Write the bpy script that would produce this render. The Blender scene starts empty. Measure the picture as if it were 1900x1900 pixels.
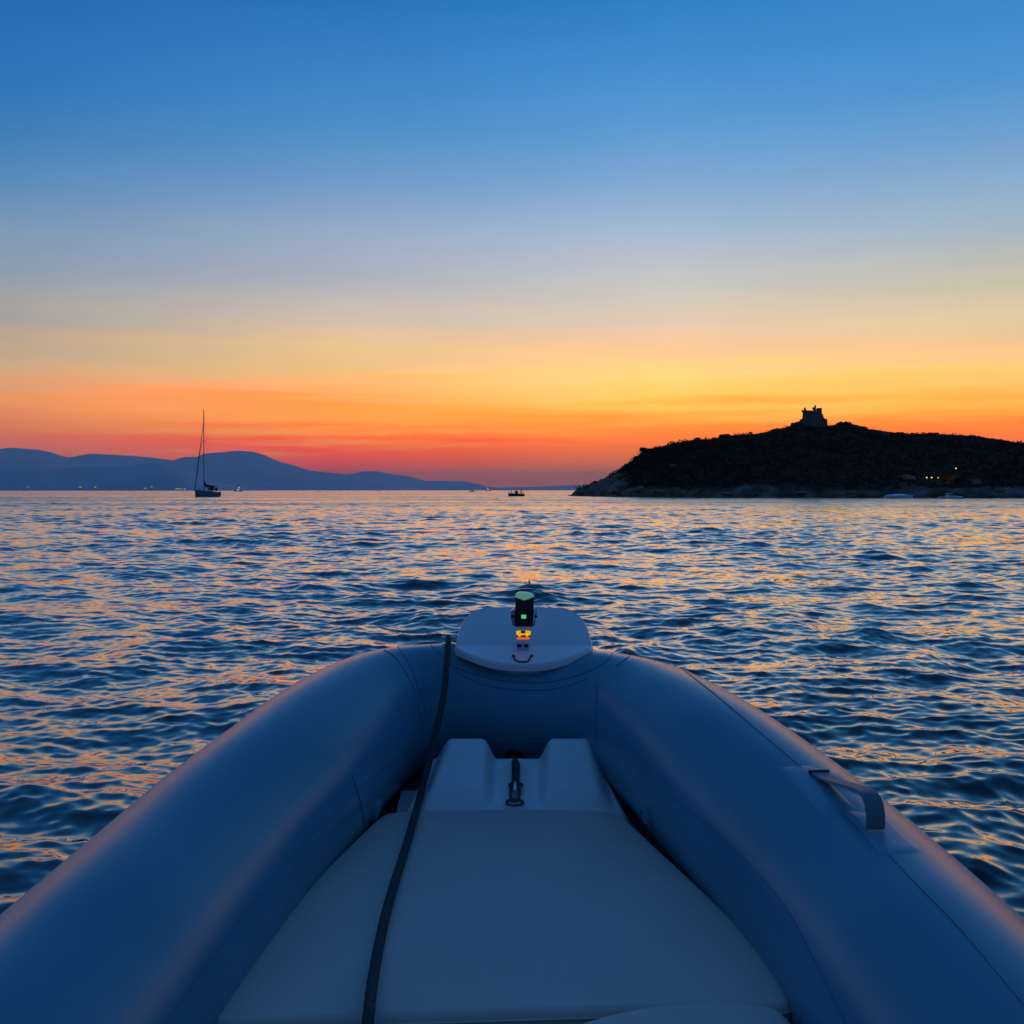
import bpy, bmesh, math, random
import numpy as np
from mathutils import Vector, Matrix
from mathutils.bvhtree import BVHTree
from mathutils import noise as mnoise

R = math.radians
random.seed(11)
RNG = np.random.default_rng(7)
scene = bpy.context.scene
COL = scene.collection

# ------------------------------------------------------------------ camera
CAM_Z = 1.9
F = 1900.0
HORIZON = 909.5
PITCH = math.atan((950 - HORIZON) / F)
cam_d = bpy.data.cameras.new('camera')
cam_d.sensor_width = 36
cam_d.lens = 36
cam_d.clip_start = 0.05
cam_d.clip_end = 200000
cam = bpy.data.objects.new('camera', cam_d)
COL.objects.link(cam)
cam.location = (0, 0, CAM_Z)
cam.rotation_euler = (math.pi / 2 - PITCH, 0, 0)
scene.camera = cam
CP, SP = math.cos(PITCH), math.sin(PITCH)


def ray(u, v):
    a, b = (u - 950) / F, (950 - v) / F
    return Vector((a, CP + b * SP, -SP + b * CP))


def at_y(u, v, y):
    d = ray(u, v)
    return Vector((0, 0, CAM_Z)) + d * (y / d.y)


def at_z(u, v, z):
    d = ray(u, v)
    return Vector((0, 0, CAM_Z)) + d * ((z - CAM_Z) / d.z)


# ------------------------------------------------------------------ helpers
def srgb(*c):
    o = []
    for k in c:
        k = k / 255
        o.append(k / 12.92 if k <= 0.04045 else ((k + 0.055) / 1.055) ** 2.4)
    return tuple(o)


class MB:
    """collects vertices and faces of ONE mesh object"""

    def __init__(self):
        self.v, self.f = [], []

    def add(self, verts, faces):
        o = len(self.v)
        self.v += [tuple(p) for p in verts]
        self.f += [tuple(i + o for i in q) for q in faces]

    def loft(self, rings, closed=True, cap0=False, cap1=False):
        n = len(rings[0])
        vs = [p for r in rings for p in r]
        fs = []
        for i in range(len(rings) - 1):
            for j in range(n if closed else n - 1):
                k = (j + 1) % n
                fs.append((i * n + j, i * n + k, (i + 1) * n + k, (i + 1) * n + j))
        if cap0:
            fs.append(tuple(range(n - 1, -1, -1)))
        if cap1:
            fs.append(tuple((len(rings) - 1) * n + j for j in range(n)))
        self.add(vs, fs)

    def tube(self, pts, r, seg=10, caps=True, flat=None):
        pts = [Vector(p) for p in pts]
        rs = r if isinstance(r, (list, tuple)) else [r] * len(pts)
        rings = []
        ref = None
        for i, p in enumerate(pts):
            t = (pts[min(i + 1, len(pts) - 1)] - pts[max(i - 1, 0)]).normalized()
            if ref is None:
                ref = Vector((0, 0, 1)) if abs(t.z) < .9 else Vector((1, 0, 0))
            a = (ref - t * ref.dot(t)).normalized()
            ref = a
            b = t.cross(a)
            k = flat or 1.0
            rings.append([p + (a * math.cos(w) * k + b * math.sin(w)) * rs[i]
                          for w in [2 * math.pi * j / seg for j in range(seg)]])
        self.loft(rings, True, caps, caps)

    def box(self, c, s, rz=0, rx=0):
        m = Matrix.Translation(c) @ Matrix.Rotation(rz, 4, 'Z') @ Matrix.Rotation(rx, 4, 'X')
        h = [k / 2 for k in s]
        vs = [m @ Vector((x * h[0], y * h[1], z * h[2])) for x in (-1, 1) for y in (-1, 1) for z in (-1, 1)]
        self.add(vs, [(0, 1, 3, 2), (4, 6, 7, 5), (0, 4, 5, 1), (2, 3, 7, 6), (0, 2, 6, 4), (1, 5, 7, 3)])

    def prism(self, outline, depth):
        """outline: points of a face (in order); depth: vector"""
        n = len(outline)
        d = Vector(depth)
        vs = [Vector(p) for p in outline] + [Vector(p) + d for p in outline]
        fs = [tuple(range(n)), tuple(range(2 * n - 1, n - 1, -1))]
        for j in range(n):
            k = (j + 1) % n
            fs.append((j, n + j, n + k, k))
        self.add(vs, fs)

    def lathe(self, c, prof, seg=16, axis=None):
        m = Matrix.Translation(c)
        if axis is not None:
            m = m @ Vector((0, 0, 1)).rotation_difference(Vector(axis)).to_matrix().to_4x4()
        rings = [[m @ Vector((r * math.cos(w), r * math.sin(w), z)) for w in
                  [2 * math.pi * j / seg for j in range(seg)]] for r, z in prof]
        self.loft(rings, True, True, True)

    def build(self, name, mat, parent=None, smooth=True, bevel=0, loc=None, recalc=True, angle=40):
        me = bpy.data.meshes.new(name)
        v = self.v
        if loc is not None:
            v = [(p[0] - loc[0], p[1] - loc[1], p[2] - loc[2]) for p in v]
        me.from_pydata(v, [], self.f)
        if recalc:
            bm = bmesh.new()
            bm.from_mesh(me)
            bmesh.ops.recalc_face_normals(bm, faces=bm.faces)
            bm.to_mesh(me)
            bm.free()
        me.materials.append(mat)
        o = bpy.data.objects.new(name, me)
        COL.objects.link(o)
        if loc is not None:
            o.location = loc
        if parent is not None:
            o.parent = parent
            pl = parent
            w = Vector((0, 0, 0))
            while pl is not None:      # parts are built in world space
                w += pl.location
                pl = pl.parent
            o.location = (loc if loc is not None else Vector((0, 0, 0))) - w if loc is not None else -w
        if smooth:
            me.polygons.foreach_set('use_smooth', [True] * len(me.polygons))
            if angle < 180:
                me.set_sharp_from_angle(angle=R(angle))
        if bevel:
            md = o.modifiers.new('edge', 'BEVEL')
            md.width = bevel
            md.segments = 3
            md.limit_method = 'ANGLE'
        return o


def tag(o, label=None, cat=None, group=None, kind=None):
    if label:
        o['label'] = label
    if cat:
        o['category'] = cat
    if group:
        o['group'] = group
    if kind:
        o['kind'] = kind
    return o


def empty(name, loc):
    o = bpy.data.objects.new(name, None)
    o.empty_display_size = .2
    COL.objects.link(o)
    o.location = loc
    return o


def catmull(pts, n=12):
    pts = [np.array(p, float) for p in pts]
    out = []
    for i in range(len(pts) - 1):
        p0, p1, p2, p3 = pts[max(i - 1, 0)], pts[i], pts[i + 1], pts[min(i + 2, len(pts) - 1)]
        for k in range(n):
            t = k / n
            out.append(.5 * (2 * p1 + (p2 - p0) * t + (2 * p0 - 5 * p1 + 4 * p2 - p3) * t * t
                             + (3 * p1 - p0 - 3 * p2 + p3) * t ** 3))
    out.append(pts[-1])
    return out


def interp(x, xs, ys):
    return float(np.interp(x, xs, ys))


# ------------------------------------------------------------------ materials
def new_mat(name):
    m = bpy.data.materials.new(name)
    m.use_nodes = True
    nt = m.node_tree
    return m, nt, nt.nodes['Principled BSDF']


def node(nt, t, **kw):
    n = nt.nodes.new(t)
    for k, v in kw.items():
        setattr(n, k, v)
    return n


def simple(name, col, rough=.5, metal=0, var=.08, scale=30, bump=0, bscale=200, spec=None, coat=0):
    m, nt, b = new_mat(name)
    tc = node(nt, 'ShaderNodeTexCoord')
    nz = node(nt, 'ShaderNodeTexNoise')
    nz.inputs['Scale'].default_value = scale
    nz.inputs['Detail'].default_value = 5
    nt.links.new(tc.outputs['Object'], nz.inputs['Vector'])
    rp = node(nt, 'ShaderNodeValToRGB')
    c = np.array(col)
    rp.color_ramp.elements[0].position = .3
    rp.color_ramp.elements[1].position = .7
    rp.color_ramp.elements[0].color = (*np.clip(c * (1 - var), 0, 1), 1)
    rp.color_ramp.elements[1].color = (*np.clip(c * (1 + var), 0, 1), 1)
    nt.links.new(nz.outputs['Fac'], rp.inputs['Fac'])
    nt.links.new(rp.outputs['Color'], b.inputs['Base Color'])
    b.inputs['Roughness'].default_value = rough
    b.inputs['Metallic'].default_value = metal
    if coat:
        b.inputs['Coat Weight'].default_value = coat
        b.inputs['Coat Roughness'].default_value = .15
    if spec is not None:
        b.inputs['Specular IOR Level'].default_value = spec
    if bump:
        n2 = node(nt, 'ShaderNodeTexNoise')
        n2.inputs['Scale'].default_value = bscale
        n2.inputs['Detail'].default_value = 3
        nt.links.new(tc.outputs['Object'], n2.inputs['Vector'])
        bp = node(nt, 'ShaderNodeBump')
        bp.inputs['Strength'].default_value = bump
        bp.inputs['Distance'].default_value = .002
        nt.links.new(n2.outputs['Fac'], bp.inputs['Height'])
        nt.links.new(bp.outputs['Normal'], b.inputs['Normal'])
    return m


def emis(name, col, strength, base=(.02, .02, .02)):
    m, nt, b = new_mat(name)
    b.inputs['Base Color'].default_value = (*base, 1)
    b.inputs['Emission Color'].default_value = (*col, 1)
    b.inputs['Emission Strength'].default_value = strength
    return m


M_TUBE = simple('tube_fabric', (.090, .235, .325), .21, var=.07, scale=2.2, bump=.16, bscale=420, spec=.28)
M_PATCH = simple('tube_patch', (.105, .265, .36), .33, var=.03, scale=6, bump=.12, bscale=420)
M_SEAM = simple('seam_glue', (.065, .17, .25), .4, var=.1)
M_VINYL = simple('cushion_vinyl', (.70, .46, .395), .55, var=.03, scale=5, bump=.25, bscale=650)
M_GEL = simple('white_gelcoat', (.82, .68, .67), .28, var=.02, scale=4)
M_FLOOR = simple('deck_moulding', (.05, .055, .06), .7)
M_HULL = simple('hull_gelcoat', (.55, .56, .57), .3)
M_ROPE = simple('dark_rope', (.025, .028, .035), .8, var=.3, scale=90, bump=.8, bscale=160)
M_STRAP = simple('grey_webbing', (.12, .15, .18), .55, var=.1, scale=40, bump=.3, bscale=600)
M_BLACK = simple('black_plastic', (.008, .008, .009), .35)
M_STEEL = simple('stainless_steel', (.62, .62, .62), .2, metal=1)
M_DARKMETAL = simple('dark_metal', (.05, .055, .06), .4, metal=.6)
M_GREEN = emis('green_lens', srgb(90, 210, 150), .75, (.1, .4, .25))
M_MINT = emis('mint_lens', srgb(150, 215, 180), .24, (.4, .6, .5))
M_AMBER = emis('amber_caught_light', srgb(255, 190, 20), .75, (.4, .25, .02))  # glow stands in for light caught in the clear stem, not a lamp
M_ORANGE = emis('orange_caught_light', srgb(255, 120, 60), .6, (.4, .12, .03))  # redder tone of that caught light, put in as emission
M_ROCK = None


def clear_plastic():
    m, nt, b = new_mat('clear_plastic')
    b.inputs['Base Color'].default_value = (.75, .85, .95, 1)
    b.inputs['Roughness'].default_value = .15
    b.inputs['Transmission Weight'].default_value = .8
    b.inputs['IOR'].default_value = 1.3
    return m


M_CLEAR = clear_plastic()

# ------------------------------------------------------------------ world sky
world = bpy.data.worlds.new('World')
scene.world = world
world.use_nodes = True
nt = world.node_tree
bg = nt.nodes['Background']
V_ST = [909, 870, 830, 790, 740, 690, 640, 580, 520, 430, 340, 240, 145, 0]
E_ST = [math.degrees(math.atan((HORIZON - v) / F)) for v in V_ST] + [40, 60, 90]
# colours of the dusk sky (sRGB) at those elevations, for several azimuths (degrees, 0 = boat's heading)
ZEN = [(36, 100, 164), (37, 92, 150), (36, 84, 136)]
SKY = {
    -26: [(160, 95, 110), (180, 98, 105), (198, 104, 96), (215, 125, 95), (230, 150, 100), (212, 165, 126), (190, 167, 142),
          (168, 164, 158), (150, 160, 170), (126, 153, 181), (92, 141, 186), (64, 127, 185), (48, 119, 183), (39, 109, 178)],
    -9.6: [(190, 90, 100), (224, 94, 82), (236, 104, 72), (250, 150, 76), (253, 168, 92), (241, 192, 128), (234, 195, 145),
           (205, 190, 175), (176, 179, 188), (150, 170, 198), (114, 156, 201), (78, 143, 200), (62, 133, 195), (43, 115, 185)],
    8.4: [(225, 95, 70), (240, 105, 55), (250, 125, 52), (254, 152, 62), (255, 200, 95), (255, 216, 132), (249, 203, 155),
          (222, 203, 183), (200, 199, 196), (166, 186, 211), (130, 170, 211), (95, 156, 212), (74, 145, 208), (52, 129, 195)],
    26: [(235, 90, 40), (244, 100, 40), (250, 112, 40), (254, 138, 50), (255, 183, 84), (252, 204, 116), (240, 199, 145),
         (226, 203, 165), (202, 194, 172), (167, 183, 195), (140, 174, 205), (108, 160, 208), (80, 148, 208), (64, 137, 200)],
    62: [(150, 112, 110), (150, 116, 114), (146, 122, 120), (138, 130, 134), (136, 138, 147), (136, 146, 160), (132, 149, 168),
         (124, 149, 176), (115, 147, 181), (104, 143, 185), (91, 137, 186), (73, 126, 184), (61, 117, 179), (50, 108, 173)],
    180: [(36, 60, 94), (38, 62, 98), (39, 64, 102), (41, 67, 106), (42, 69, 110), (43, 71, 114), (43, 73, 118),
          (42, 75, 121), (41, 76, 124), (39, 77, 127), (37, 77, 128), (36, 76, 128), (35, 76, 128), (34, 76, 128)],
}
SKY[-62] = [(132, 106, 118), (134, 112, 122), (134, 118, 126), (130, 124, 132), (128, 132, 142), (130, 140, 150), (130, 146, 160),
            (122, 146, 170), (112, 144, 178), (100, 140, 183), (86, 133, 184), (68, 122, 182), (57, 114, 178), (47, 106, 172)]
SKY_GAIN = 1.0
tc = node(nt, 'ShaderNodeTexCoord')
sx = node(nt, 'ShaderNodeSeparateXYZ')
nt.links.new(tc.outputs['Generated'], sx.inputs[0])


def math_node(t, op, a, b=None):
    n = node(t, 'ShaderNodeMath', operation=op)
    for k, x in enumerate((a, b)):
        if x is None:
            continue
        if isinstance(x, (int, float)):
            n.inputs[k].default_value = x
        else:
            t.links.new(x, n.inputs[k])
    return n.outputs[0]


el = math_node(nt, 'MULTIPLY', math_node(nt, 'ARCSINE', sx.outputs['Z']), 180 / math.pi)
az = math_node(nt, 'MULTIPLY', math_node(nt, 'ARCTAN2', sx.outputs['X'], sx.outputs['Y']), 180 / math.pi)
# faint layered veils of cloud low over the sea
mp = node(nt, 'ShaderNodeMapping')
mp.inputs['Scale'].default_value = (2.2, 2.2, 42)
nt.links.new(tc.outputs['Generated'], mp.inputs['Vector'])
nz = node(nt, 'ShaderNodeTexNoise')
nz.inputs['Scale'].default_value = 1.6
nz.inputs['Detail'].default_value = 5
nz.inputs['Roughness'].default_value = .55
nt.links.new(mp.outputs[0], nz.inputs['Vector'])
wob = math_node(nt, 'MULTIPLY', math_node(nt, 'SUBTRACT', nz.outputs['Fac'], .5), 4.6)
fade = node(nt, 'ShaderNodeMapRange')
fade.inputs['From Min'].default_value = 15
fade.inputs['From Max'].default_value = 1
nt.links.new(el, fade.inputs['Value'])
wob = math_node(nt, 'MULTIPLY', wob, fade.outputs[0])
el2 = math_node(nt, 'ADD', el, wob)
# non-linear elevation factor so that the low stops have room: fac = sqrt(el/90)
fac = math_node(nt, 'SQRT', math_node(nt, 'DIVIDE', math_node(nt, 'MAXIMUM', el2, 0.0), 90))


BOOST = True
SKYLIN = {-26: [(0.9334, 0.1642, 0.1165), (1.0383, 0.1719, 0.1019), (1.1466, 0.1882, 0.0776), (1.1854, 0.2485, 0.0802), (1.237, 0.3754, 0.1035), (0.8321, 0.4844, 0.251), (0.6904, 0.458, 0.2824), (0.4692, 0.4111, 0.3546), (0.3406, 0.3876, 0.4383), (0.2392, 0.3499, 0.4953), (0.104, 0.2696, 0.4954), (0.0456, 0.217, 0.5024), (0.0252, 0.1889, 0.492), (0.0163, 0.1529, 0.4588)], -9.6: [(1.6645, 0.0481, 0.0105), (1.895, 0.0578, 0.001), (1.8385, 0.0912, 0.001), (1.6323, 0.5007, 0.0422), (1.5629, 0.439, 0.0408), (1.1888, 0.64, 0.2169), (1.0232, 0.6253, 0.3013), (0.7343, 0.5754, 0.4566), (0.4607, 0.4725, 0.5382), (0.3514, 0.4419, 0.6045), (0.1787, 0.3541, 0.6162), (0.0742, 0.2912, 0.6111), (0.0457, 0.2411, 0.5608), (0.0185, 0.1663, 0.4869)], 8.4: [(1.6227, 0.1976, 0.001), (1.7411, 0.2244, 0.001), (1.8257, 0.2882, 0.001), (1.7474, 0.3864, 0.001), (1.4631, 0.8076, 0.1097), (1.3635, 0.8502, 0.2454), (1.2645, 0.693, 0.3345), (0.8781, 0.6873, 0.5282), (0.695, 0.6464, 0.5979), (0.4322, 0.5351, 0.6969), (0.2368, 0.4219, 0.6756), (0.1139, 0.345, 0.6827), (0.0669, 0.2912, 0.6485), (0.0299, 0.2272, 0.5692)], 26: [(1.709, 0.1679, 0.001), (1.7829, 0.1931, 0.001), (1.8342, 0.2277, 0.001), (1.7548, 0.3113, 0.001), (1.5305, 0.6073, 0.0591), (1.335, 0.7671, 0.1914), (1.087, 0.6488, 0.3219), (0.9438, 0.6837, 0.3953), (0.7269, 0.6104, 0.4279), (0.4365, 0.5154, 0.5791), (0.2893, 0.456, 0.6435), (0.1551, 0.3649, 0.6494), (0.0782, 0.3094, 0.6599), (0.0464, 0.2566, 0.5918)]}
def ramp(cols, a):
    c = math.cos(R(a)) if abs(a) < 40 else 1
    est = [math.degrees(math.atan((HORIZON - v) * c / F)) for v in V_ST] + [40, 60, 90]
    ps = [math.sqrt(max(e, 0) / 90) for e in est]
    r = node(nt, 'ShaderNodeValToRGB')
    cr = r.color_ramp
    cr.interpolation = 'LINEAR'
    allc = [srgb(*k) for k in cols + ZEN]
    if a in SKYLIN:
        allc[:14] = SKYLIN[a]
    # the glow over the sunset is brighter than a picture can show (its red is clipped there)
    if BOOST:
        allc = [(k[0] * (1 + .40 * min(max((c[0] - 249) / 4, 0), 1)), k[1], k[2]) for k, c in zip(allc, cols + ZEN)]
    cr.elements[0].position, cr.elements[1].position = 0, 1
    for p in ps[1:-1]:
        cr.elements.new(p)
    for e, k in zip(sorted(cr.elements, key=lambda q: q.position), allc):
        e.color = (*k, 1)
    nt.links.new(fac, r.inputs['Fac'])
    return r.outputs['Color']


keys = [-180, -62, -26, -9.6, 8.4, 26, 62, 180]
cols = {k: ramp(SKY[abs(k) if abs(k) == 180 else k], k) for k in keys[1:]}
cols[-180] = cols[180]
cur = cols[-180]
for a, b in zip(keys[:-1], keys[1:]):
    mr = node(nt, 'ShaderNodeMapRange', interpolation_type='SMOOTHSTEP' if abs(a) > 30 or abs(b) > 30 else 'LINEAR')
    mr.inputs['From Min'].default_value = a
    mr.inputs['From Max'].default_value = b
    nt.links.new(az, mr.inputs['Value'])
    mx = node(nt, 'ShaderNodeMix', data_type='RGBA')
    nt.links.new(mr.outputs[0], mx.inputs['Factor'])
    nt.links.new(cur, mx.inputs[6])
    nt.links.new(cols[b], mx.inputs[7])
    cur = mx.outputs[2]
# under the horizon: dark sea colour
mr = node(nt, 'ShaderNodeMapRange')
mr.inputs['From Min'].default_value = -.4
mr.inputs['From Max'].default_value = -.05
nt.links.new(el, mr.inputs['Value'])
mx = node(nt, 'ShaderNodeMix', data_type='RGBA')
mx.inputs[6].default_value = (*srgb(24, 44, 78), 1)
nt.links.new(mr.outputs[0], mx.inputs['Factor'])
nt.links.new(cur, mx.inputs[7])
# uneven evening air: soft, wide patches a few per cent brighter or dimmer
mp2 = node(nt, 'ShaderNodeMapping')
mp2.inputs['Scale'].default_value = (2.6, 2.6, 11)
nt.links.new(tc.outputs['Generated'], mp2.inputs['Vector'])
nz2 = node(nt, 'ShaderNodeTexNoise')
nz2.inputs['Scale'].default_value = 1.3
nz2.inputs['Detail'].default_value = 7
nz2.inputs['Roughness'].default_value = .6
nt.links.new(mp2.outputs[0], nz2.inputs['Vector'])
dim = math_node(nt, 'ADD', math_node(nt, 'MULTIPLY', math_node(nt, 'SUBTRACT', nz2.outputs['Fac'], .5), .16), 1.0)
vm2 = node(nt, 'ShaderNodeVectorMath', operation='SCALE')
nt.links.new(mx.outputs[2], vm2.inputs[0])
nt.links.new(dim, vm2.inputs['Scale'])
nt.links.new(vm2.outputs[0], bg.inputs['Color'])
bg.inputs['Strength'].default_value = SKY_GAIN
world.cycles.sampling_method = 'MANUAL'
world.cycles.sample_map_resolution = 1024

# ------------------------------------------------------------------ haze
def build_haze():
    mb = MB()
    mb.box((0, 0, 309), (76000, 76000, 622))
    m = bpy.data.materials.new('evening_air')
    m.use_nodes = True
    t = m.node_tree
    t.nodes.remove(t.nodes['Principled BSDF'])
    pv = node(t, 'ShaderNodeVolumePrincipled')
    pv.inputs['Color'].default_value = (.98, .68, .52, 1)
    pv.inputs['Absorption Color'].default_value = (1, 1, 1, 1)
    pv.inputs['Density'].default_value = HAZE_DENSITY
    pv.inputs['Anisotropy'].default_value = 0.0
    t.links.new(pv.outputs[0], t.nodes['Material Output'].inputs['Volume'])
    o = mb.build('haze', m, smooth=False)
    tag(o, kind='stuff')


HAZE_DENSITY = 5.8e-5
build_haze()

# ------------------------------------------------------------------ water
def build_water():
    half = 42.0
    da = .06
    front = np.arange(-half, half + da / 2, da)
    rest = np.arange(half + 2, 360 - half - .5, 2.0)
    ang = np.radians(np.concatenate([front, rest]))
    nA = len(ang)
    k = .0028
    rr = [1.2]
    while rr[-1] < 1300:
        rr.append(rr[-1] * (1 + k))
    while rr[-1] < 33500:
        rr.append(rr[-1] * 1.09)
    rr = np.array(rr)
    nR = len(rr)
    n = 210
    lam = np.exp(RNG.uniform(np.log(.11), np.log(6.5), n))
    main = np.radians(-98)
    th = main + np.clip(RNG.normal(0, .78, n), -1.7, 1.7)
    kk = 2 * np.pi / lam
    shape = np.interp(np.log(lam), np.log([.1, .35, .8, 1.3, 2.2, 4.0, 7.0]), [1.2, 1.15, 1.08, 1.05, .88, .60, .40])
    amp = WAVE_STEEP * shape / kk
    ph = RNG.uniform(0, 2 * np.pi, n)
    dx, dy = np.cos(th), np.sin(th)
    # slow gust patches that make calmer and rougher areas
    X = np.empty((nR, nA), np.float32)
    Y = np.empty_like(X)
    Z = np.zeros_like(X)
    sa, ca = np.sin(ang), np.cos(ang)
    for i0 in range(0, nR, 100):
        r = rr[i0:i0 + 100][:, None]
        x = r * sa[None]
        y = r * ca[None]
        z = np.zeros_like(x)
        ox = np.zeros_like(x)
        oy = np.zeros_like(x)
        sp = np.maximum(r * k, r * np.radians(da) * .6)
        gust = 1 + .30 * np.sin(x * .21 + 1.3 * np.sin(y * .07)) * np.sin(y * .16 + 1.7 * np.sin(x * .09)) \
            + .15 * np.sin(x * .05 + y * .031)
        calm = np.clip(1.12 - r / 2600, 0, 1)
        for j in range(n):
            w = np.clip((lam[j] / sp - 1.8) / 1.6, 0, 1)
            if w.max() <= 0:
                continue
            a = amp[j] * w * gust * calm
            p = kk[j] * (dx[j] * x + dy[j] * y) + ph[j]
            z += a * np.cos(p)
            s = np.sin(p)
            ox -= .97 * a * dx[j] * s
            oy -= .97 * a * dy[j] * s
        X[i0:i0 + 100] = x + ox
        Y[i0:i0 + 100] = y + oy
        Z[i0:i0 + 100] = z
    co = np.stack([X, Y, Z], -1).reshape(-1, 3).astype(np.float32)
    co = np.vstack([co, np.array([[0, 0, 0]], np.float32)])
    i = np.arange(nR - 1)[:, None]
    j = np.arange(nA)[None]
    jn = (j + 1) % nA
    q = np.stack([i * nA + j, (i + 1) * nA + j, (i + 1) * nA + jn, i * nA + jn], -1).reshape(-1, 4)
    tri = np.stack([np.full(nA, nR * nA), np.arange(nA), (np.arange(nA) + 1) % nA], -1)
    loops = np.concatenate([q.ravel(), tri.ravel()]).astype(np.int32)
    nq, ntri = len(q), len(tri)
    me = bpy.data.meshes.new('water')
    me.vertices.add(len(co))
    me.vertices.foreach_set('co', co.ravel())
    me.loops.add(len(loops))
    me.loops.foreach_set('vertex_index', loops)
    me.polygons.add(nq + ntri)
    st = np.concatenate([np.arange(nq) * 4, nq * 4 + np.arange(ntri) * 3]).astype(np.int32)
    me.polygons.foreach_set('loop_start', st)
    me.polygons.foreach_set('use_smooth', np.ones(nq + ntri, bool))
    me.update(calc_edges=True)
    # the front quads run clockwise seen from above for this order: make them face up
    if me.polygons[0].normal.z < 0:
        me.flip_normals()
    m, t, b = new_mat('sea_water')
    b.inputs['Base Color'].default_value = (.007, .012, .022, 1)
    b.inputs['Roughness'].default_value = .07
    b.inputs['IOR'].default_value = 1.33
    b.inputs['Coat Weight'].default_value = 1.0
    b.inputs['Coat IOR'].default_value = 1.25
    b.inputs['Coat Roughness'].default_value = .05
    tcn = node(t, 'ShaderNodeTexCoord')
    ln = node(t, 'ShaderNodeVectorMath', operation='LENGTH')
    t.links.new(tcn.outputs['Object'], ln.inputs[0])
    mrn = node(t, 'ShaderNodeMapRange', interpolation_type='SMOOTHSTEP')
    mrn.inputs['From Min'].default_value = 5
    mrn.inputs['From Max'].default_value = 190
    mrn.inputs['To Min'].default_value = .07
    mrn.inputs['To Max'].default_value = .27
    t.links.new(ln.outputs['Value'], mrn.inputs['Value'])
    mg = node(t, 'ShaderNodeMapping')      # cat's paws: rougher and calmer patches
    mg.inputs['Scale'].default_value = (.012, .05, .05)
    t.links.new(tcn.outputs['Object'], mg.inputs['Vector'])
    ng = node(t, 'ShaderNodeTexNoise')
    ng.inputs['Scale'].default_value = 1.0
    ng.inputs['Detail'].default_value = 6
    ng.inputs['Roughness'].default_value = .65
    t.links.new(mg.outputs[0], ng.inputs['Vector'])
    gr = node(t, 'ShaderNodeMapRange')
    gr.inputs['From Min'].default_value = .3
    gr.inputs['From Max'].default_value = .7
    gr.inputs['To Min'].default_value = .35
    gr.inputs['To Max'].default_value = 1.5
    t.links.new(ng.outputs['Fac'], gr.inputs['Value'])
    rm = math_node(t, 'MULTIPLY', mrn.outputs[0], gr.outputs[0])
    t.links.new(rm, b.inputs['Roughness'])
    t.links.new(rm, b.inputs['Coat Roughness'])
    total = None
    for sc, stretch, amt, det in ((.5, .35, .17, 3), (4.0, .5, .24, 3), (13.0, .55, .19, 3)):
        mpn = node(t, 'ShaderNodeMapping')
        mpn.inputs['Scale'].default_value = (stretch * sc, sc, sc)
        mpn.inputs['Rotation'].default_value = (0, 0, R(9 if sc < 10 else -14))
        t.links.new(tcn.outputs['Object'], mpn.inputs['Vector'])
        nn = node(t, 'ShaderNodeTexNoise')
        nn.inputs['Scale'].default_value = 1.0
        nn.inputs['Detail'].default_value = det
        t.links.new(mpn.outputs[0], nn.inputs['Vector'])
        vs = node(t, 'ShaderNodeVectorMath', operation='SUBTRACT')
        vs.inputs[1].default_value = (.5, .5, .5)
        t.links.new(nn.outputs['Color'], vs.inputs[0])
        vm = node(t, 'ShaderNodeVectorMath', operation='MULTIPLY')
        vm.inputs[1].default_value = (amt * .75, amt, 0)
        t.links.new(vs.outputs[0], vm.inputs[0])
        if total is None:
            total = vm.outputs[0]
        else:
            va = node(t, 'ShaderNodeVectorMath', operation='ADD')
            t.links.new(total, va.inputs[0])
            t.links.new(vm.outputs[0], va.inputs[1])
            total = va.outputs[0]
    ge = node(t, 'ShaderNodeNewGeometry')
    va = node(t, 'ShaderNodeVectorMath', operation='ADD')
    t.links.new(ge.outputs['Normal'], va.inputs[0])
    t.links.new(total, va.inputs[1])
    vn = node(t, 'ShaderNodeVectorMath', operation='NORMALIZE')
    t.links.new(va.outputs[0], vn.inputs[0])
    t.links.new(vn.outputs[0], b.inputs['Normal'])
    t.links.new(vn.outputs[0], b.inputs['Coat Normal'])
    me.materials.append(m)
    o = bpy.data.objects.new('water', me)
    COL.objects.link(o)
    tag(o, kind='structure')


WAVE_STEEP = .0152
build_water()

# ------------------------------------------------------------------ far hills
def hills(name, trace, y_shore, y_ridge, y_back, mat, seed, amp=.05):
    us = np.linspace(trace[0][0], trace[-1][0], 150)
    vs = np.interp(us, [p[0] for p in trace], [p[1] for p in trace])
    ts = np.concatenate([np.linspace(0, 1, 26), 1 + np.linspace(0, 1, 8)[1:]])
    mb = MB()
    rings = []
    for u, v in zip(us, vs):
        top = at_y(u, v, y_ridge).z
        row = []
        for t in ts:
            if t <= 1:
                y = y_shore + (y_ridge - y_shore) * t
                h = top * (t ** .8)
            else:
                y = y_ridge + (y_back - y_ridge) * (t - 1)
                h = top * (1 - (t - 1)) ** 1.2
            x = (u - 950) / F * y
            nn = mnoise.fractal(Vector((x, y, seed * 977)) / 1400, 1.0, 2.0, 5)
            h += top * amp * nn * min(t, 1) * abs(1 - min(t, 1)) * 4
            h += top * .012 * mnoise.fractal(Vector((x, y, seed * 77)) / 300, 1.0, 2.0, 3) * min(t * 3, 1)
            row.append((x, y, max(h, -2) - (3 if t == 0 else 0)))
        rings.append(row)
    mb.loft(rings, closed=False)
    o = mb.build(name, mat, angle=180)
    tag(o, kind='structure')
    return o


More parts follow.
